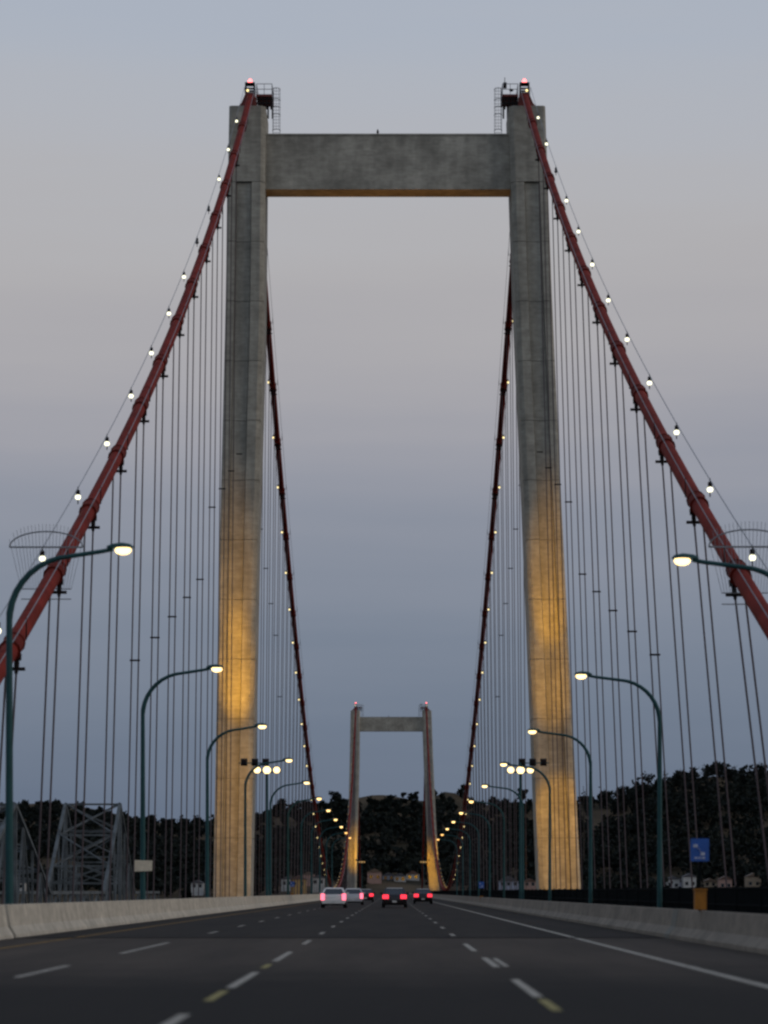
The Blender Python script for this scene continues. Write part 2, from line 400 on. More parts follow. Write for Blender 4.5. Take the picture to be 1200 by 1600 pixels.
# road sheets, joints, path
DECK_END = 1185.0
LB, RB = -9.75, 7.1            # inner foot lines of the two barriers
JOINT = 69.5
road = obj('bridge_road', MB().add([(-10.2,JOINT,0),(7.6,JOINT,0),(7.6,DECK_END,0),(-10.2,DECK_END,0)], [(0,1,2,3)]).mesh('bridge_road', 'asphalt'))
tag(road, kind='structure')
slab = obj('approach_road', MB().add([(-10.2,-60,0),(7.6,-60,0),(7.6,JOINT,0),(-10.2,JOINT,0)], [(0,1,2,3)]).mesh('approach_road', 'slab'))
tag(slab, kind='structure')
for dx in (0.0, 0.34):
    obj('expansion_joint', MB().box(-9.7, 7.05, JOINT - 0.3 + dx, JOINT - 0.16 + dx, -0.02, 0.012).mesh('expansion_joint', 'darksteel'), slab)
path = obj('footpath', MB().box(7.62, 11.9, -60, DECK_END, -0.25, 0.06).mesh('footpath', 'path'))
tag(path, kind='structure')

def dash(x, d0, d1, w, m, name='lane_dash'):
    root = road if d0 > JOINT else slab
    return obj(name, MB().add([(x-w/2,d0,0.004),(x+w/2,d0,0.004),(x+w/2,d1,0.004),(x-w/2,d1,0.004)], [(0,1,2,3)]).mesh(name, m), root)
XL, XL2, XR, XE, XY = -2.02, -5.25, 1.66, 4.72, -8.25
def lane(x, first, m='white_paint', w=0.12, start=66.0, jig=0.0):
    for a, b in first: dash(x, a, b, w, m)
    d = start
    while d < 560:
        if abs(d - JOINT) > 4 or True: dash(x + jig, d, d + 3.66, w, m)
        d += 14.63
lane(XL, [(8, 11.5), (21.5, 26.2), (33.4, 39.8), (46.2, 53.4), (61, 66)], start=75.5)
lane(XR, [(7, 10), (19, 22), (30.5, 36.6), (42.6, 48.6), (54, 61.5)], start=72.5)
lane(XL2, [(10, 14), (24, 28), (37.5, 43.5), (52, 63)], start=77)
dash(XR + 0.17, 43.0, 48.2, 0.09, 'white_paint')
for x, a, b in ((XL, 29.4, 32.4), (XL, 42.0, 44.2), (XR, 27.0, 29.8), (XL, 14.5, 17.0), (XR, 13.5, 16.0)):
    dash(x, a, b, 0.11, 'marker', 'yellow_dash')
for d0, d1 in ((-60, JOINT - 0.4), (JOINT + 0.3, 1180)):
    rt = slab if d0 < 0 else road
    tag_o = obj('edge_line', MB().add([(XE-.08,d0,.004),(XE+.08,d0,.004),(XE+.08,d1,.004),(XE-.08,d1,.004)], [(0,1,2,3)]).mesh('edge_line', 'white_paint'), rt)
    obj('yellow_edge_line', MB().add([(XY-.08,d0,.004),(XY+.08,d0,.004),(XY+.08,d1,.004),(XY-.08,d1,.004)], [(0,1,2,3)]).mesh('yellow_edge_line', 'yellow_paint'), rt)

# girder under the road
deck = thing('bridge_deck', (0, 600, -3), 'long steel box girder deck carrying the road between the towers', 'bridge deck')
part('girder', MB().loft([[(-12.2,y,-.26),(-12.4,y,-.9),(-8,y,-3.2),(8,y,-3.2),(12.4,y,-.9),(12.2,y,-.26)] for y in (-60, DECK_END)]), 'steel_deck', deck, (0,600,-3))
part('edge_slab', MB().box(-12.2, -10.25, -60, DECK_END, -0.25, 0.08), 'joint', deck, (0,600,-3))

# ------------------------------------------------------------------ barriers
def barrier(name, prof, x0, sgn, label, bm='barrier'):
    b = thing(name, (x0, 560, 0), label, 'barrier')
    cuts = [-60] + [JOINT - 0.25 if sgn > 0 else JOINT] + [JOINT + 0.25 if sgn > 0 else JOINT] 
    spans = [(-60, JOINT - 0.22), (JOINT + 0.22, DECK_END)]
    for a, c in spans:
        step = 12.2; y = a
        while y < min(c, 330):
            e = min(y + step, c)
            part('wall_segment', MB().loft([[(x0 + sgn * u, yy, v) for u, v in prof] for yy in (y, e - 0.025)]), bm, b, (x0, 560, 0))
            y = e
        if y < c:
            part('wall_run', MB().loft([[(x0 + sgn * u, yy, v) for u, v in prof] for yy in (y, c)]), bm, b, (x0, 560, 0))
    return b
njl = [(0.0, 0.0), (0.02, 0.09), (0.15, 0.30), (0.24, 0.86), (0.48, 0.86), (0.48, 0.0)]
njr = [(0.0, 0.0), (0.0, 0.10), (0.17, 0.30), (0.24, 0.74), (0.46, 0.74), (0.46, 0.0)]
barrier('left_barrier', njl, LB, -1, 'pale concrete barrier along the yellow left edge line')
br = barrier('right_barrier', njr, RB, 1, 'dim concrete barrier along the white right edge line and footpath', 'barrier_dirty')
mb = MB()
prof = [(u - 0.012, v + (0.012 if v > .5 else 0)) for u, v in njr[:5]]
mb.loft([[(RB + u, y, v) for u, v in prof] + [(RB + u + 0.02, y, v - 0.01) for u, v in reversed(prof)] for y in (JOINT - 0.6, JOINT + 0.55)])
o = part('joint_cover', mb, 'joint', br, (RB, 560, 0)); o['label'] = 'dull cover plate over the barrier joint'

# ------------------------------------------------------------------ footpath railing
RX = 11.55
rl = thing('footpath_railing', (RX, 300, 0.06), 'black steel picket railing on the outer edge of the footpath', 'railing')
for z in (0.16, 0.72, 1.28):
    part('rail', MB().box(RX - .035, RX + .035, 30, 900, z, z + 0.07), 'rail', rl, (RX, 300, 0.06))
pm = MB().box(-.06, .06, -.05, .05, 0, 1.34).mesh('post', 'rail')
for i in range(145): obj('post', pm, rl, (0, 30 + i * 6 - 300, 0))
mb = MB()
for i in range(3600):
    y = 30.07 + i * 0.14
    mb.add([(RX-.012,y,.2),(RX+.012,y,.2),(RX+.012,y,1.3),(RX-.012,y,1.3),(RX-.012,y+.05,.2),(RX+.012,y+.05,.2),(RX+.012,y+.05,1.3),(RX-.012,y+.05,1.3)], [(0,1,2,3),(0,4,7,3),(1,5,6,2),(4,5,6,7)])
me = bpy.data.meshes.new('pickets'); me.from_pydata(mb.v, [], mb.f); me.materials.append(M['rail']); me.transform(Matrix.Translation((-RX, -300, -0.06)))
tag(obj('pickets', me, rl), kind='stuff')
part('kick_plate', MB().box(RX + .05, RX + .09, 30, 900, 0.0, 0.62), 'rail', rl, (RX, 300, 0.06))

# ------------------------------------------------------------------ towers
LO = ([165, 490, 850, 1390], [358, 352, 343, 333]); LI = ([165, 490, 850, 1390], [420, 417, 407, 396])
RI = ([165, 440, 800, 1390], [790, 799, 815, 838]); RO = ([165, 450, 800, 1390], [852, 862, 878, 908])
DEPTH = 6.4
def edge_x(tab, z):
    y = VY - (z - EYE) * F / D1
    ys_, xs_ = tab
    if y > ys_[-1]:
        k = (xs_[-1] - xs_[-2]) / (ys_[-1] - ys_[-2]); x = xs_[-1] + k * (y - ys_[-1])
    else: x = np.interp(y, ys_, xs_)
    return PX(float(x), D1)
def leg_ring(side, z, y0, inset, recess):
    if side < 0: out, inn = edge_x(LO, z), edge_x(LI, z) - 0.30
    else: out, inn = edge_x(RO, z), edge_x(RI, z) + 0.30
    s = 1 if inn > out else -1
    out += s * inset; inn -= s * inset
    w = abs(inn - out); f = lambda k: out + s * w * k
    c = 0.42; dpt = recess; yf = y0 + inset; yb = y0 + DEPTH - inset
    ring = [(out, yf + .2), (out + s*.2, yf), (f(.22), yf)]
    ring += [(f(.235), yf + dpt), (f(.635), yf + dpt), (f(.65), yf)]
    ring += [(inn - s*c, yf), (inn, yf + c), (inn, yb - c), (inn - s*c, yb), (out + s*.2, yb), (out, yb - .2)]
    return [(x, y, z) for x, y in ring]
TOPZ = PZ(165, D1); RECZ = PZ(284, D1)
BEAM_T, BEAM_B = PZ(206, D1), PZ(290.5, D1)
def tower(label, y0, dz, base_z, far):
    org = (0, y0 + DEPTH / 2, base_z)
    T = thing('bridge_tower', org, label, 'bridge tower', 'suspension bridge towers')
    sh = Vector((0, 0, dz))
    for side, nm in ((-1, 'left concrete leg lit from below by warm floodlights'), (1, 'right concrete leg lit from below by warm floodlights')):
        def ringz(z, inset, rec): return [Vector(p) + sh for p in leg_ring(side, z, y0, inset, rec)]
        core = part('leg', MB().loft([ringz(z, 0.10, 0.28) for z in (base_z - dz, 0.0, PZ(850, D1), PZ(465, D1), TOPZ - 0.1)]), 'joint', T, org)
        core['label'] = nm
        zs = [TOPZ, RECZ]
        while zs[-1] > base_z - dz + 1: zs.append(max(zs[-1] - 5.55, base_z - dz))
        for i in range(len(zs) - 1):
            zt, zb = zs[i], zs[i + 1]
            rec = 0.0 if i == 0 else 0.30
            part('concrete_lift', MB().loft([ringz(zb + (0.05 if i < len(zs) - 2 else 0), 0, rec), ringz((zb + zt) / 2, 0, rec), ringz(zt, 0, rec)]), 'tower', core, org)
    # crossbeam
    xl, xr = edge_x(LI, BEAM_T) - 0.5, edge_x(RI, BEAM_T) + 0.5
    yb0, yb1 = y0 + 1.2, y0 + 4.0
    cb = part('crossbeam', MB().box(xl, xr, yb0, yb1, BEAM_B + dz, BEAM_T + dz), 'beam', T, org)
    part('parapet_lip', MB().box(xl + .25, xr - .25, yb0 - .06, yb1 + .06, BEAM_T + dz + .004, BEAM_T + dz + .16), 'beam', cb, org)
    zc = BEAM_T + dz
    part('vent_pipe', MB().tube([(PX(590, D1), yb0 + .8, zc + .2), (PX(590, D1), yb0 + .8, zc + .75)], .07).tube([(PX(590, D1), yb0 + .8, zc + .5), (PX(590, D1), yb0 + .8, zc + .8)], [.13, .04]), 'darksteel', cb, org)
    # saddles, beacons, platforms, ladders
    for side in (-1, 1):
        ax = PX(389, D1) if side < 0 else PX(821, D1)
        q = -side                                            # towards the middle of the road
        top = TOPZ + dz; yc = y0 + DEPTH / 2
        sm = MB()
        sm.loft([[(ax - q*1.0, y, top), (ax + q*.62, y, top), (ax + q*.62, y, top + 1.0), (ax + q*.38, y, top + 1.45), (ax - q*.36, y, top + 1.45)] for y in (y0 + .9, y0 + DEPTH - .3)])
        sad = part('saddle', sm, 'redsteel', T, org)
        for yy in (yc - 1.4, yc, yc + 1.4):
            part('saddle_rib', MB().loft([[(ax - q*1.5, y, top), (ax - q*.36, y, top + 1.3), (ax + q*.4, y, top + 1.62), (ax + q*.8, y, top)] for y in (yy, yy + .12)]), 'redsteel', sad, org)
        # black frame that carries the beacon
        fb = top + 1.46; fy = yc - 1.2; fm = MB()
        for u in (-.40, .40):
            for v in (-.4, .4): fm.bar((ax + u, fy + v, fb), (ax + u, fy + v, fb + 1.12), .12)
        for z, h in ((fb + .2, .07), (fb + .60, .14), (fb + 1.1, .08)):
            for v in (-.4, .4): fm.box(ax - .44, ax + .44, fy + v - .06, fy + v + .06, z - h/2, z + h/2)
        fm.box(ax - .46, ax + .46, fy - .46, fy + .46, fb + 1.12, fb + 1.18)
        fr = part('beacon_frame', fm, 'darksteel', T, org)
        part('beacon_lamp', MB().tube([(ax, fy, fb + 1.2), (ax, fy, fb + 1.45), (ax, fy, fb + 1.62)], [.22, .2, .08], 10), 'beacon', T, org, True)
        part('marker_light', MB().ball((ax - q*.2, fy - .5, fb + .4), .12, .08, .12), 'warm', fr, org)
        # inspection platform
        p0, p1 = ax + q * .62, ax + q * 2.12
        px0, px1 = min(p0, p1), max(p0, p1)
        pz = top + 1.28
        pl = part('platform', MB().box(px0, px1, yc - 2.2, yc + 1.2, pz - .12, pz + .06), 'redsteel', T, org)
        rm = MB()
        for u in (px0 + .03, (px0 + px1) / 2, px1 - .03):
            for v in (yc - 2.17, yc + 1.17): rm.bar((u, v, pz), (u, v, pz + 1.05), .05)
        for z in (pz + .55, pz + 1.05):
            for v in (yc - 2.17, yc + 1.17): rm.bar((px0, v, z), (px1, v, z), .05)
            for u in (px0 + .03, px1 - .03): rm.bar((u, yc - 2.17, z), (u, yc + 1.17, z), .05)
        part('guard_rail', rm, 'galv', pl, org)
        um = MB()
        for u in (px0 + .25, (px0 + px1)/2 - .12, (px0 + px1)/2 + .22, px1 - .12):
            for v in (yc - 2.0, yc + 1.0): um.bar((u, v, top - .0), (u, v, pz - .1), .15)
        for z, h in ((pz - .34, .09), (pz - .72, .16)): um.box(px0, px1, yc - 2.1, yc - 1.95, z - h/2, z + h/2)
        part('platform_legs', um, 'darksteel', pl, org)
        if side > 0:
            part('siren', MB().box(px0 + .1, px0 + .42, yc - 2.15, yc - 1.8, pz + .72, pz + 1.2), 'darksteel', pl, org)
            part('lamp_box', MB().ball((px0 + .85, yc - 2.1, pz + .48), .2, .15, .14), 'darksteel', pl, org)
            part('aerial', MB().tube([(px0 + .25, yc - 2, pz + 1.2), (px0 + .25, yc - 2, pz + 1.7)], .04, 5), 'galv', pl, org)
        # caged ladder down to the crossbeam
        lx = (edge_x(LI, TOPZ) + .62) if side < 0 else (edge_x(RI, TOPZ) - .62)
        lm = MB(); zb, zt = BEAM_T + dz + .22, pz + .9
        for u in (-.33, .33): lm.bar((lx + u, yb0 + .9, zb), (lx + u, yb0 + .9, zt), .045)
        k = zb + .3
        while k < zt: lm.bar((lx - .33, yb0 + .9, k), (lx + .33, yb0 + .9, k), .03); k += .3
        lad = part('ladder', lm, 'galv', T, org)
        for k in (.45, 1.9, 2.6, 3.3, 4.3):
            z = zb + k * (zt - zb) / 4.4
            hoop = [(lx + .36 * math.cos(a), yb0 + .9 - .65 * math.sin(a), z) for a in np.linspace(0, math.pi, 9)]
            part('cage_hoop', MB().tube(hoop, .035, 5), 'galv', lad, org)
        for a in (0.35, 0.9, math.pi/2, 2.24, 2.8):
            part('cage_strip', MB().bar((lx + .36*math.cos(a), yb0 + .9 - .65*math.sin(a), zb + .42), (lx + .36*math.cos(a), yb0 + .9 - .65*math.sin(a), zt), .03), 'galv', lad, org)
    return T
t1 = tower('tall near concrete tower, floodlit at its feet, with red beacons on top', D1, 0.0, WATER, False)
DZ2 = -7.2
t2 = tower('small far concrete tower standing before the dark hills', D2, DZ2, WATER, True)

# ------------------------------------------------------------------ main cables with bands, ropes and lamps
def fit(X, pts, z_top, d_top):
    p = np.array(pts, float); d = F * X / (p[:, 0] - VX); z = EYE + (VY - p[:, 1]) * d / F
    # z = z_top + a (d_top-d) + b (d_top-d)^2
    u = d_top - d; A = np.stack([u, u * u], 1); sol = np.linalg.lstsq(A, z - z_top, rcond=None)[0]
    return lambda dd: z_top + sol[0] * (d_top - dd) + sol[1] * (d_top - dd) ** 2
LP = [(362,250),(350,295),(335,342),(317,395),(302,440),(270,520),(247,575),(215,655),(180,725),(135,800),(100,870),(60,940),(20,1000)]
RP = [(837,207),(850,250),(865,297),(882,347),(902,397),(922,450),(1060,740),(1115,825),(1170,915),(1200,975)]
band_me = MB().tube([(0,0,-.6),(0,0,.6)], .365, 12).tube([(0,0,-.66),(0,0,-.54)], .40, 12).tube([(0,0,.54),(0,0,.66)], .40, 12).mesh('cable_band', 'band')
rope_me = MB().tube([(0,0,0),(0,0,1)], 1.0, 6).mesh('suspender_rope', 'rope', True)
sock_me = MB().tube([(0,0,.05),(0,0,-.3),(0,0,-.6)], [.09,.10,.06], 7).box(-.11,.11,-.14,.14,-.12,.12).mesh('rope_socket', 'darksteel')
spacer_me = MB().box(-.27, .27, -.05, .05, -.045, .045).mesh('rope_spacer', 'darksteel')
post_me = MB().bar((0,0,.25),(0,0,1.0),.045).mesh('hand_rope_post', 'darksteel')
bulbs = {k: MB().ball((0,0,0), .13, .12, .12, 10, 7).mesh('cable_lamp', k, True) for k in ('cool', 'warm', 'off', 'dimbulb')}
hood_me = MB().box(-.08,.08,-.08,.08,.10,.30).mesh('lamp_hood', 'darksteel')
bracket_me = MB().box(-1.0, 1.0, -.16, .16, -.2, .2).mesh('hanger_bracket', 'steel_deck')

def main_cable(label, X, side, pts, d_list, unlit):
    top = PZ(147, D1); yt = D1 + 1.0; yt2 = D2 + DEPTH / 2
    zside = fit(X, pts, top, yt)
    top2 = top + DZ2
    mid, zmid = (yt + yt2) / 2, 1.55
    def z_at(d):
        if d <= yt: return float(zside(d))
        if d <= yt2:
            a = (d - mid) * (d - yt2) / ((yt - mid) * (yt - yt2)); b = (d - yt) * (d - yt2) / ((mid - yt) * (mid - yt2)); c = (d - yt) * (d - mid) / ((yt2 - yt) * (yt2 - mid))
            return top * a + zmid * b + top2 * c
        u = (d - yt2) / 147.0
        return top2 * (1 - u) - 14 * u * (1 - u) - 2 * u
    org = (X, yt, 0.0)
    C = thing('main_cable', org, label, 'cable', 'main suspension cables')
    ds = list(np.linspace(46, yt, 60)) + list(np.linspace(yt, yt2, 150))[1:] + list(np.linspace(yt2, 1125, 25))[1:]
    ds = [d for d in ds]
    def pt(d):
        return Vector((X, d, z_at(d)))
    part('cable', MB().tube([pt(d) for d in ds], .31, 12), 'cable', C, org, True)
    for u in (-.5, .5):
        part('hand_rope', MB().tube([pt(d) + Vector((u, 0, 0.95)) for d in ds], .02, 5), 'galv', C, org)
    for i, d in enumerate(d_list):
        p = pt(d) - Vector(org); sl = (z_at(d + .5) - z_at(d - .5)); ang = math.atan2(1.0, sl)
        rot = (-ang, 0, 0)
        b = obj('cable_band', band_me, C, p, rot)
        zz = z_at(d); zb = -0.75; xb = (13.95 if side > 0 else -13.9)
        if d > yt: xb = X + side * 0.55
        near = d < 330
        for u in (-.18, .18):
            a = Vector((X + u, d, zz - .35)); e = Vector((xb + u, d, zb)); L = (a - e).length
            if zz < 1.9 or (i == 0 and d < yt): continue
            q = (a - e).to_track_quat('Z', 'Y').to_euler()
            rp = obj('suspender_rope', rope_me, C, e - Vector(org), q, (.040, .040, L))
            if near: obj('rope_socket', sock_me, C, a - Vector(org), q)
        if near and zz > 4 and not (i == 0 and d < yt): obj('rope_clamp', spacer_me, C, Vector((X - side * .12, d, zz - .78)) - Vector(org), None, (1.25, 1, 1.3))
        if zz > 26 and near:
            f = 0.5 if zz < 50 else 0.58
            m_ = Vector((X + (xb - X) * (1 - f), d, zz * f))
            obj('rope_spacer', spacer_me, C, m_ - Vector(org))
        lamp = 'off' if i in unlit else ('cool' if d < yt else ('warm' if d < 600 else 'dimbulb'))
        lp = p + Vector((side * .5, 0, .55))
        lo = obj('cable_lamp', bulbs[lamp], C, lp, None, (1,1,1) if d < yt else (.85,.85,1.1))
        if d < 500:
            obj('lamp_hood', hood_me, C, lp)
            for u in (-.5, .5): obj('hand_rope_post', post_me, C, p + Vector((u, 0, 0)))
        obj('hanger_bracket', bracket_me, deck, Vector((xb - side * .72, d, zb)) - Vector((0, 600, -3)))
    # anti-climb guard where the cable comes low
    g = 106.0 if side < 0 else 96.0
    cz = z_at(g); gx = X - .35 * side * -1; yg = g
    for yy in (g - .3, g + .6):
        pass
    rm = MB(); w = 1.45
    arc = [(gx + w*math.cos(a), yg, cz + 1.0 + .62*math.sin(a)) for a in np.linspace(0, math.pi, 17)]
    hoop = part('climb_guard', MB().tube(arc, .03, 5).bar((gx - w, yg, cz + 1.0), (gx + w, yg, cz + 1.0), .06), 'galv', C, org)
    k = -w
    while k <= w + .01:
        h = cz + 1.0 + .62 * math.sqrt(max(0, 1 - (k/w)**2))
        part('guard_rod', MB().bar((gx + k, yg, h + .3), (gx + k*.68, yg, cz - .65), .014), 'galv', hoop, org)
        k += .145
    for z in (cz - .65, cz - 1.05):
        part('guard_bar', MB().bar((gx - w*.68, yg, z), (gx + w*.68, yg, z), .035), 'galv', hoop, org)
    return C
YT = D1 + 1.0; YT2 = D2 + DEPTH / 2
main_d = [YT + (YT2 - YT) * k / 60 for k in range(1, 60)]
main_cable('dark red main cable with lamps and hangers on the left side of the bridge', -13.3, -1, LP, [250 - 12.0*k for k in range(1, 16)] + main_d, {3, 4})
main_cable('dark red main cable with lamps and hangers on the right side of the bridge', 12.4, 1, RP, [250.5 - 12.85*k for k in range(1, 15)] + main_d, {2})

# ------------------------------------------------------------------ street lamps
def make_lamp(side, hz, pole_x, head_x, lens_mat):
    """local: pole foot at origin, arm reaching over the road (towards -side)"""
    q = -side; L = abs(head_x - pole_x)
    root = obj('street_lamp', None)
    R = 1.75; z_arm = hz + .02
    pts = [(0,0,.3), (0,0,3), (0,0,6), (0,0,z_arm - R - .25)]
    pts += [(q*R*(1 - math.cos(a)), 0, z_arm - R - .25 + R*math.sin(a)) for a in np.linspace(.12, math.pi/2 - .06, 9)]
    pts += [(q*(L - .55), 0, z_arm - .12), (q*(L - .25), 0, z_arm - .06)]
    n = len(pts); rad = [.115 - .06 * i / (n - 1) for i in range(n)]
    rad[0:4] = [.115, .105, .095, .085]
    obj('pole', MB().tube(pts, rad, 10).mesh('pole', 'teal', True), root)
    obj('base_plate', MB().box(-.2,.2,-.2,.2,0,.04).tube([(0,0,.04),(0,0,.34)], [.19,.15], 10).mesh('base_plate', 'teal'), root)
    hd = MB()
    hd.loft([[(q*(L - .42 + a), w*math.sin(t), z_arm - .05 + .02 + h*max(0, math.cos(t))) for t in np.linspace(-math.pi/2, math.pi/2, 9)] for a, w, h in ((0,.06,.06),(.14,.13,.12),(.42,.18,.15),(.64,.15,.11),(.72,.05,.04))])
    obj('lamp_head', hd.mesh('lamp_head', 'teal', True), root)
    obj('lens', MB().ball((q*(L + .02), 0, z_arm - .09), .225, .19, .125 if lens_mat == 'sodium' else .17, 14, 8).mesh('lens', lens_mat, True), root)
    return root
protos = {}
specs = {-1: (-10.36, -7.3, 9.27 + EYE), 1: (11.1, 7.86, 9.0 + EYE)}
for side, nm in ((-1, 'left'), (1, 'right')):
    pxx, hx, hz = specs[side]
    for k in range(11):
        key = (side, (k > 4) + (k > 8))
        loc = (pxx, 72.7 + 38.9 * k, 0.08 if side < 0 else 0.06)
        if key not in protos:
            protos[key] = make_lamp(side, hz - .05, pxx, hx, ('sodium', 'sodium_far', 'sodium_amber')[key[1]]); r_ = protos[key]; r_.location = loc
        else: r_ = clone(protos[key], loc)
        what = 'behind the pale left barrier' if side < 0 else 'on the right footpath'
        tag(r_, 'lit teal street lamp %s, %s to the camera' % (what, ORD[k]), 'street lamp', 'street lamps along the bridge')

# ------------------------------------------------------------------ floodlight poles in front of each tower leg, with the light they throw
def flood_pole(x, d, z0, side, label, lens='flood', aims=()):
    org = (x, d, z0); q = side
    T = thing('floodlight_pole', org, label, 'floodlight', 'tower floodlight poles')
    zt = PZ(1202, 234.0) 
    part('pole', MB().tube([(x, d, z0), (x, d, zt - 1), (x, d, zt + .5)], [.13, .10, .08], 8), 'teal', T, org, True)
    part('crossarm', MB().box(x - 1.2, x + 1.2, d - .05, d + .05, zt - .3, zt - .2).box(min(x, x + q*2.5), max(x, x + q*2.5), d + .3, d + .4, zt + .52, zt + .6).box(x-.05, x+.05, d, d+.4, zt+.4, zt+.6), 'teal', T, org)
    for i in (-1, 0, 1):
        r_ = .34 if i == 0 else .29
        h = part('front_floodlight', MB().tube([(x + i*.85, d - .05, zt - .05), (x + i*.85, d - .32, zt - .08)], [.2, .36 if i == 0 else .32], 10), 'darksteel', T, org)
        part('lens', MB().ball((x + i*.85, d - .33, zt - .08), r_, .08, r_*1.0, 12, 7), lens, h, org, True)
    for i in (0, 1, 2):
        xx = x + q * (.15 + i * .95)
        part('rear_floodlight', MB().loft([[(xx - w, y, zt + .62 - w), (xx + w, y, zt + .62 - w), (xx + w, y, zt + .62 + w*1.2), (xx - w, y, zt + .62 + w*1.2)] for y, w in ((d + .25, .16), (d + .5, .27), (d + .7, .29))]), 'darksteel', T, org)
    for j, (tx, td, tz, power, size, blend) in enumerate(aims):
        l = bpy.data.lights.new('flood_beam', 'SPOT'); l.energy = power; l.spot_size = math.radians(size); l.spot_blend = blend
        l.color = (1.0, 0.47, 0.01); l.shadow_soft_size = 0.25
        p = Vector((x + q * (.15 + j * .6), d + .85, zt + .62)); v = Vector((tx, td, tz)) - p
        o = obj('flood_beam', l, T, p - Vector(org)); o.scale = (.42, 1, 1); o.rotation_euler = v.to_track_quat('-Z', 'Y').to_euler()
xl0, xr0 = PX(370, D1), PX(864, D1)
flood_pole(-10.9, 234, .08, -1, 'cluster of three lit floodlights on a pole before the near left tower leg',
           aims=[(xl0, D1, 21.5, 22000, 34, 1.0), (xl0 - .2, D1, 30, 16500, 30, 1.0), (xl0, D1, 8.5, 5200, 110, 1.0)])
flood_pole(11.15, 234, .06, 1, 'cluster of three lit floodlights on a pole before the near right tower leg',
           aims=[(xr0, D1, 22, 10500, 44, 1.0), (xr0 - .2, D1, 30, 24000, 29, .8), (xr0 + .6, D1, 4, 7500, 62, .5), (xr0, D1, 9, 2200, 120, 1.0)])
flood_pole(-10.9, 962, .08, -1, 'tiny floodlight cluster before the far left tower leg', 'dimbulb', aims=[(-13.6, 978, 16, 22000, 70, 1.0)])
flood_pole(11.15, 962, .06, 1, 'tiny floodlight cluster before the far right tower leg', 'dimbulb', aims=[(14.2, 978, 11, 40000, 80, 1.0)])
# unseen lamps added at the foot of each near leg to light the soffit
for side, lab in ((-1, 'small unseen lamp added at the foot of the near left tower leg'), (1, 'small unseen lamp added at the foot of the near right tower leg')):
    x, y, zz = side * 12.0, D1 + 2.6, 0.1
    T = thing('added_uplight', (x, y, zz), lab, 'added_uplight', 'added soffit lights')
    part('housing', MB().loft([[(x - w, y - w, zz + h), (x + w, y - w, zz + h), (x + w, y + w, zz + h), (x - w, y + w, zz + h)] for w, h in ((.12, 0), (.2, .12), (.24, .35))]), 'darksteel', T, (x, y, zz))
    l = bpy.data.lights.new('added_uplight_beam', 'SPOT'); l.energy = 16000; l.spot_size = math.radians(26); l.spot_blend = .8; l.color = (1.0, .42, .05); l.shadow_soft_size = .15
    o = obj('added_uplight_beam', l, T, (0, 0, .4))
    o.rotation_euler = (Vector((-side * 8.0, 0.0, BEAM_B))).to_track_quat('-Z', 'Y').to_euler()

# ------------------------------------------------------------------ call boxes and signs
def call_box(x, d, z0, label, sign_z, s=1.0):
    org = (x, d, z0); T = thing('call_box', org, label, 'call box', 'roadside call boxes')
    part('post', MB().tube([(x, d, z0), (x, d, sign_z + .52)], .035, 8), 'rail', T, org)
    part('box', MB().loft([[(x - w, y, z) for w, y, z in ()]] ) if False else MB().box(x - .14, x + .14, d - .24, d - .04, sign_z - 1.42, sign_z - .96).box(x - .16, x + .16, d - .27, d - .02, sign_z - .96, sign_z - .92), 'orange', T, org)
    sg = part('sign_panel', MB().loft([[(x + a, y, sign_z + b) for a, b in ((-.20,-.27),(.20,-.27),(.22,-.25),(.22,.25),(.20,.27),(-.20,.27),(-.22,.25),(-.22,-.25))] for y in (d - .06, d - .045)]), 'blue', T, org)
    hs = MB()
    hs.bar((x - .09, d - .066, sign_z + .10), (x + .06, d - .066, sign_z - .08), .045, .006)
    hs.box(x - .15, x - .05, d - .07, d - .062, sign_z + .06, sign_z + .13).box(x + .02, x + .12, d - .07, d - .062, sign_z - .13, sign_z - .06)
    part('handset_symbol', hs, 'sign_white', sg, org)
    lm = MB()
    for a, b in ((-.12, -.06), (-.03, .02), (.05, .12)): lm.box(x + a, x + b, d - .07, d - .062, sign_z - .21, sign_z - .17)
    part('sign_lettering', lm, 'sign_white', sg, org)
call_box(PX(1093, 64.0) , 64.0, .74, 'blue telephone sign over an orange call box on the right barrier', PZ(1328, 64.0))
call_box(7.42, 224, .74, 'tiny blue sign and orange call box far along the right barrier', 1.75)
call_box(-10.12, 272, .86, 'tiny blue sign and orange call box behind the left barrier', 1.95)
ox, od = PX(225, 111.6) , 111.35
org = (ox, od, PZ(1353, 111.6))
T = thing('small_sign', org, 'small cream rectangular plate strapped to a teal lamp post on the left', 'sign')
part('plate', MB().loft([[(ox + a, y, org[2] + b) for a, b in ((-.37,-.23),(.36,-.21),(.37,.22),(-.36,.24))] for y in (od, od + .03)]), 'cream', T, org)
part('strap', MB().box(ox - .14, ox + .14, od + .03, od + .10, org[2] - .03, org[2] + .03), 'galv', T, org)

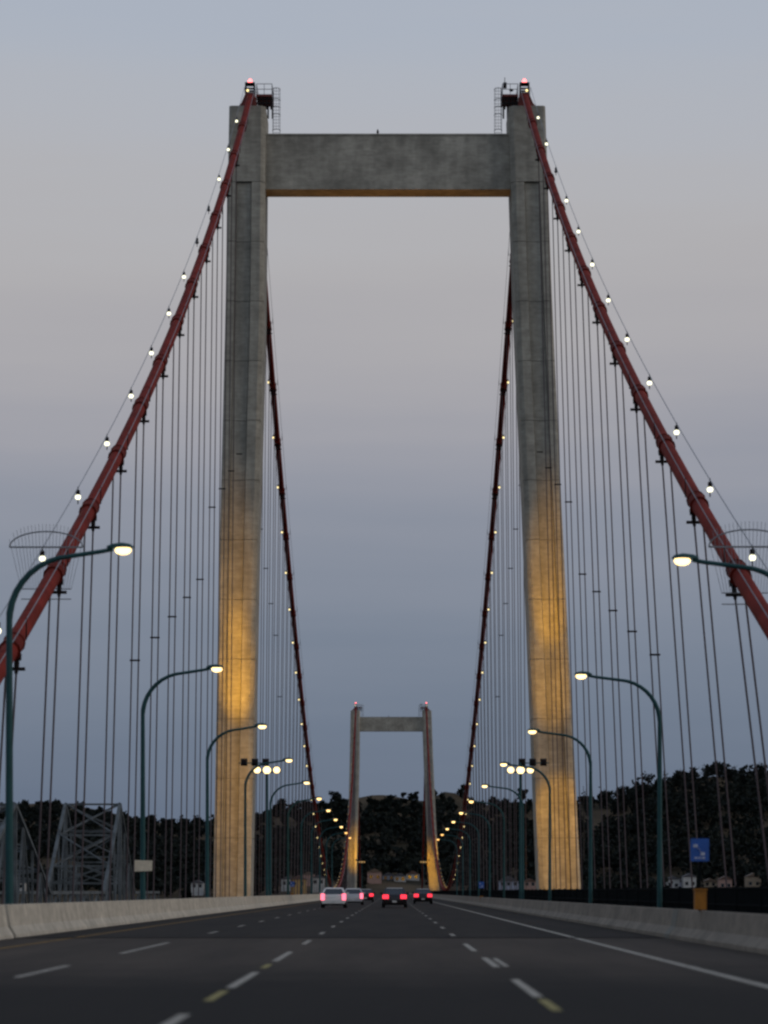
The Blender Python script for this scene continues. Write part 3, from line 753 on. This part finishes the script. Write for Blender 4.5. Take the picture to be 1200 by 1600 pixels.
# ------------------------------------------------------------------ cars
def make_car(kind, paint, tail_m, tall=False):
    r_ = obj('car', None)
    van = kind == 'van'
    def ring(y, b, t, w): return [(-w*.9,y,b),(-w,y,b+.22),(-w,y,t-.16),(-w*.88,y,t),(w*.88,y,t),(w,y,t-.16),(w,y,b+.22),(w*.9,y,b)]
    L = 4.7
    body = MB().loft([ring(y,b,t,w) for y,b,t,w in ((0,.40,.86,.80),(.10,.30,.98,.88),(.9,.26,1.0,.91),(3.3,.26,.98,.91),(4.3,.28,.84,.87),(L-.08,.36,.74,.80),(L,.42,.68,.74))])
    obj('body', body.mesh('body', paint, True), r_)
    if van: cab = ((.16,1.0,.80),(.42,1.62,.70),(1.5,1.70,.70),(2.7,1.66,.68),(3.6,1.0,.74))
    else: cab = ((.62,.99,.78),(1.25,1.38,.62),(1.9,1.45,.61),(2.6,1.43,.61),(3.55,.99,.74))
    obj('window_glass', MB().loft([[(-.83,y,.95),(-w,y,t),(w,y,t),(.83,y,.95)] for y,t,w in cab]).mesh('window_glass', 'glass'), r_)
    rf = MB()
    mid = cab[1:4]
    rf.loft([[(-w-.02,y,t-.05),(-w+.05,y,t+.03),(w-.05,y,t+.03),(w+.02,y,t-.05)] for y,t,w in mid])
    obj('roof', rf.mesh('roof', paint, True), r_)
    for s in (-1, 1):
        pm_ = MB()
        for (ya,ta,wa),(yb,tb,wb) in ((cab[0],cab[1]),(cab[4],cab[3])):
            pm_.bar((s*(.83 if ta < 1.05 else wa)*.99, ya, .97), (s*wb, yb, tb), .10)
        pm_.bar((s*.84, 2.05, .97), (s*.63 if not van else s*.71, 2.05, cab[2][1]-.02), .09)
        obj('pillar', pm_.mesh('pillar', paint), r_)
        if van: tl = MB().box(s*.80-.10, s*.80+.08, -.03, .30, .86, 1.42)
        elif tall: tl = MB().box(s*.78-.15, s*.78+.13, -.035, .22, .56, 1.04)
        else: tl = MB().box(s*.66-.22, s*.66+.22, -.035, .22, .66, .96)
        obj('tail_light', tl.mesh('tail_light', tail_m), r_)
        obj('mirror', MB().box(s*.98-.09, s*.98+.09, 2.95, 3.08, .98, 1.14).mesh('mirror', paint), r_)
        obj('headlight', MB().box(s*.62-.16, s*.62+.16, L-.12, L+.01, .58, .72).mesh('headlight', 'plate'), r_)
        for y in (.85, 3.75):
            w_ = obj('wheel', MB().tube([(s*.70,y,.32),(s*.93,y,.32)], .32, 18).mesh('wheel', 'tyre'), r_)
            obj('rim', MB().tube([(s*.90,y,.32),(s*.945,y,.32)], .2, 12).mesh('rim', 'rim'), w_)
    bp = obj('bumper', MB().box(-.84,.84,-.06,.12,.32,.56).mesh('bumper', 'darksteel' if paint == 'car_dark' else paint), r_)
    obj('licence_plate', MB().box(-.16,.16,-.075,-.062,.40,.52).mesh('licence_plate', 'plate'), bp)
    obj('underbody', MB().box(-.78,.78,.2,4.4,.20,.34).mesh('underbody', 'tyre'), r_)
    return r_
for kind, paint, tl, x, d, lab in (
        ('sedan', 'car_white', 'tailpink', PX(521, 196), 196, 'white car with tall pink tail lights, nearest of the left lanes'),
        ('sedan', 'car_silver', 'tailpink', PX(551.5, 240), 240, 'pale car just ahead of the white car'),
        ('sedan', 'car_dark', 'tail', PX(571, 300), 300, 'dim distant car ahead of the pale car on the left lanes'),
        ('sedan', 'car_dark', 'tail', PX(616.5, 198), 198, 'dark car with bright red tail lights in the middle lane'),
        ('sedan', 'car_dark', 'tail', PX(661, 262), 262, 'dark car with red tail lights in the right lane beside the far tower')):
    c = make_car(kind, paint, tl, paint != 'car_dark'); c.location = (x, d, 0.004); tag(c, lab, 'car', 'cars driving ahead')

# ------------------------------------------------------------------ old truss bridge on the left
def truss():
    org = (-66, 500, WATER); T = thing('truss_bridge', org, 'grey steel cantilever truss bridge running alongside on the left', 'truss bridge')
    XA, XB = -60.0, -72.0
    def prof(d):
        z = 1.0
        for pk, h in ((427, 15.0), (592, 20.4)):
            u = abs(d - pk); w = 42 if pk < 500 else 31
            if u < w: z = max(z, 1.0 + (h - 1.0) * (1 - u / w) ** 0.92)
        return z
    panels = [d for d in np.arange(371, 700, 11.0)] 
    pk = sorted(set([round(float(d), 1) for d in panels] + [427.0, 592.0])); pk = [d for d in pk if all(abs(d - q) > 5 or d == q for q in (427.0, 592.0))]
    lo = -6.0
    for X in (XA, XB):
        ch = MB()
        for a, b in zip(pk[:-1], pk[1:]): ch.bar((X, a, prof(a)), (X, b, prof(b)), .7, .6)
        part('top_chord', ch, 'truss', T, org)
        part('bottom_chord', MB().box(X - .4, X + .4, 365, 705, lo - .4, lo + .4), 'truss', T, org)
        for i, d in enumerate(pk):
            part('vertical', MB().bar((X, d, lo), (X, d, prof(d)), .75 if d in (427.0, 592.0) else .38), 'truss', T, org)
            if i < len(pk) - 1:
                a, b = (d, pk[i+1]) if i % 2 else (pk[i+1], d)
                part('diagonal', MB().bar((X, a, lo), (X, b, prof(b)), .34), 'truss', T, org)
    for d in pk:
        h = prof(d)
        if h < 4: continue
        part('top_strut', MB().bar((XB, d, h), (XA, d, h), .4), 'truss', T, org)
        n = max(1, int((h - 2) // 6))
        zs = np.linspace(max(3.0, h - 6.2 * n), h, n + 1)
        for a, b in zip(zs[:-1], zs[1:]):
            if d in (427.0, 592.0) or int(d) % 2:
                part('sway_brace', MB().bar((XB, d, a), (XA, d, b), .34).bar((XA, d + .35, a), (XB, d + .35, b), .34).bar((XB, d, a), (XA, d, a), .36), 'truss', T, org)
    for a, b in zip(pk[:-1], pk[1:]):
        if prof(a) > 3 and prof(b) > 3:
            part('lateral_brace', MB().bar((XB, a, prof(a)), (XA, b, prof(b)), .28).bar((XA, a, prof(a) + .3), (XB, b, prof(b) + .3), .28), 'truss', T, org)
    part('roadway', MB().box(XB + .6, XA - .6, 300, 1150, lo + .2, lo + 1.0), 'joint', T, org)
    for X in (XA - 1, XB + 1): part('railing_beam', MB().box(X - .1, X + .1, 365, 705, lo + 1.7, lo + 2.1), 'redsteel', T, org)
    for d in (427, 592): part('pier', MB().loft([[(XB - 3, d - 3, z), (XA + 3, d - 3, z), (XA + 3, d + 3, z), (XB - 3, d + 3, z)] for z in (WATER - 2, lo - .5)]), 'barrier', T, org)
    for d0, d1_ in ((300, 365), (705, 1150)):
        part('approach_truss', MB().box(XB, XA, d0, d1_, lo - 3, lo - .1), 'truss', T, org)
truss()

# ------------------------------------------------------------------ town at the foot of the hills
hm = {}
def house(px, ybase, wpx, hpx, d, wall, roof, label, gable=True):
    s = d / F; x = PX(px, d); w = max(5.5, wpx * s); h = max(3.0, hpx * s); dep = 8.0
    gz = float(hill_z(x, d)); zb = min(PZ(ybase, d), gz + 9)
    for nm, c in (('wall', wall), ('roof', roof)):
        if c not in hm: hm[c] = mat('house_paint', c, 0.8, var=0.12, scale=0.5)
    org = (x, d, gz - 1.5); T = thing('house', org, label, 'house', 'houses below the hills')
    W = part('wall', MB().box(x - w/2, x + w/2, d, d + dep, gz - 1.5, zb + h), hm[wall], T, org)
    rh = w * .28
    part('roof', MB().loft([[(x - w/2 - .4, y, zb + h + .01), (x + w/2 + .4, y, zb + h + .01), (x, y, zb + h + rh)] for y in (d - .4, d + dep + .4)]), hm[roof], T, org)
    n = 3 if w > 8 else 2
    for k in range(n):
        u = x - w/2 + w * (k + .5) / n
        wd = part('window', MB().box(u - .6, u + .6, d - .05, d + .02, zb + h*.42, zb + h*.42 + 1.3), 'glass', T, org)
        part('frame', MB().box(u - .75, u + .75, d - .03, d - .003, zb + h*.42 - .15, zb + h*.42 + 1.45), 'joint', wd, org)
for a in HOUSES:
    house(*a)

# ------------------------------------------------------------------ single trees on the skyline
def ridge_tree(px, ytop, wpx, hpx, d, label, sparse=False):
    s = d / F; x = PX(px, d); gz = float(hill_z(x, d)); top = PZ(ytop, d); H = max(5.0, top - gz); w = wpx * s / 2
    seed = np.random.default_rng(int(px * 7 + ytop))
    org = (x, d, gz); T = thing('ridge_tree', org, label, 'tree', 'single trees on the skyline')
    tm = MB().tube([(x, d, gz - .5), (x + .1, d, gz + H*.4), (x - .1, d, gz + H*.85)], [.45, .32, .12], 7)
    for k in range(5):
        a = k * 1.3; tm.tube([(x, d, gz + H*(.35 + .09*k)), (x + w*.6*math.cos(a), d + w*.6*math.sin(a), gz + H*(.55 + .08*k))], [.16, .05], 5)
    part('trunk', tm, 'bark', T, org)
    ch = H * (.62 if sparse else .8)
    n = 9 if not sparse else 7
    cs, rs = [], []
    for k in range(n):
        a = seed.uniform(0, 6.28); rr = seed.uniform(.1, .65) * w; q = seed.uniform(0.22, .85)
        rad_ = w * seed.uniform(.36, .6)
        cs.append((x + rr*math.cos(a), d + rr*math.sin(a), top - ch * q)); rs.append((rad_, rad_, rad_ * seed.uniform(.6, .9)))
    V, Fq = leaf_cloud(np.array(cs), np.array(rs), 70 if not sparse else 60, .95, seed)
    V = V - np.array(org)
    obj('crown', np_mesh('crown', V, Fq, 'leaf2'), T)
for a in ((724,1224,22,16,1715,'lone round dark tree on the crest right of the far tower'),
          (816,1228,20,22,1700,'pointed dark tree on the crest left of the near right tower leg'),
          (912,1203,36,46,1300,'tall loose tree rising above the crest right of the near right tower leg', True),
          (972,1219,34,26,1640,'rounded tree on the rising crest left of the second right lamp post'),
          (1012,1204,36,30,1650,'broad tree crown right behind the second right lamp post'),
          (1064,1194,32,28,1660,'bushy tree on the crest above the blue sign'),
          (1103,1192,42,28,1660,'wide tree crown on the crest right of the blue sign'),
          (1148,1188,30,28,1660,'tree on the crest between the two outermost right hangers'),
          (1186,1186,34,30,1660,'tree on the crest at the right edge of the picture'),
          (524,1235,26,16,1710,'low tree on the crest just left of the far tower'),
          (630,1236,12,12,1712,'small tree on the grassy crest seen through the far tower'),
          (648,1235,14,12,1712,'small bush like tree on the crest beside the far right leg'),
          (440,1244,26,18,1700,'tree on the crest just right of the near left tower leg')):
    ridge_tree(*a)
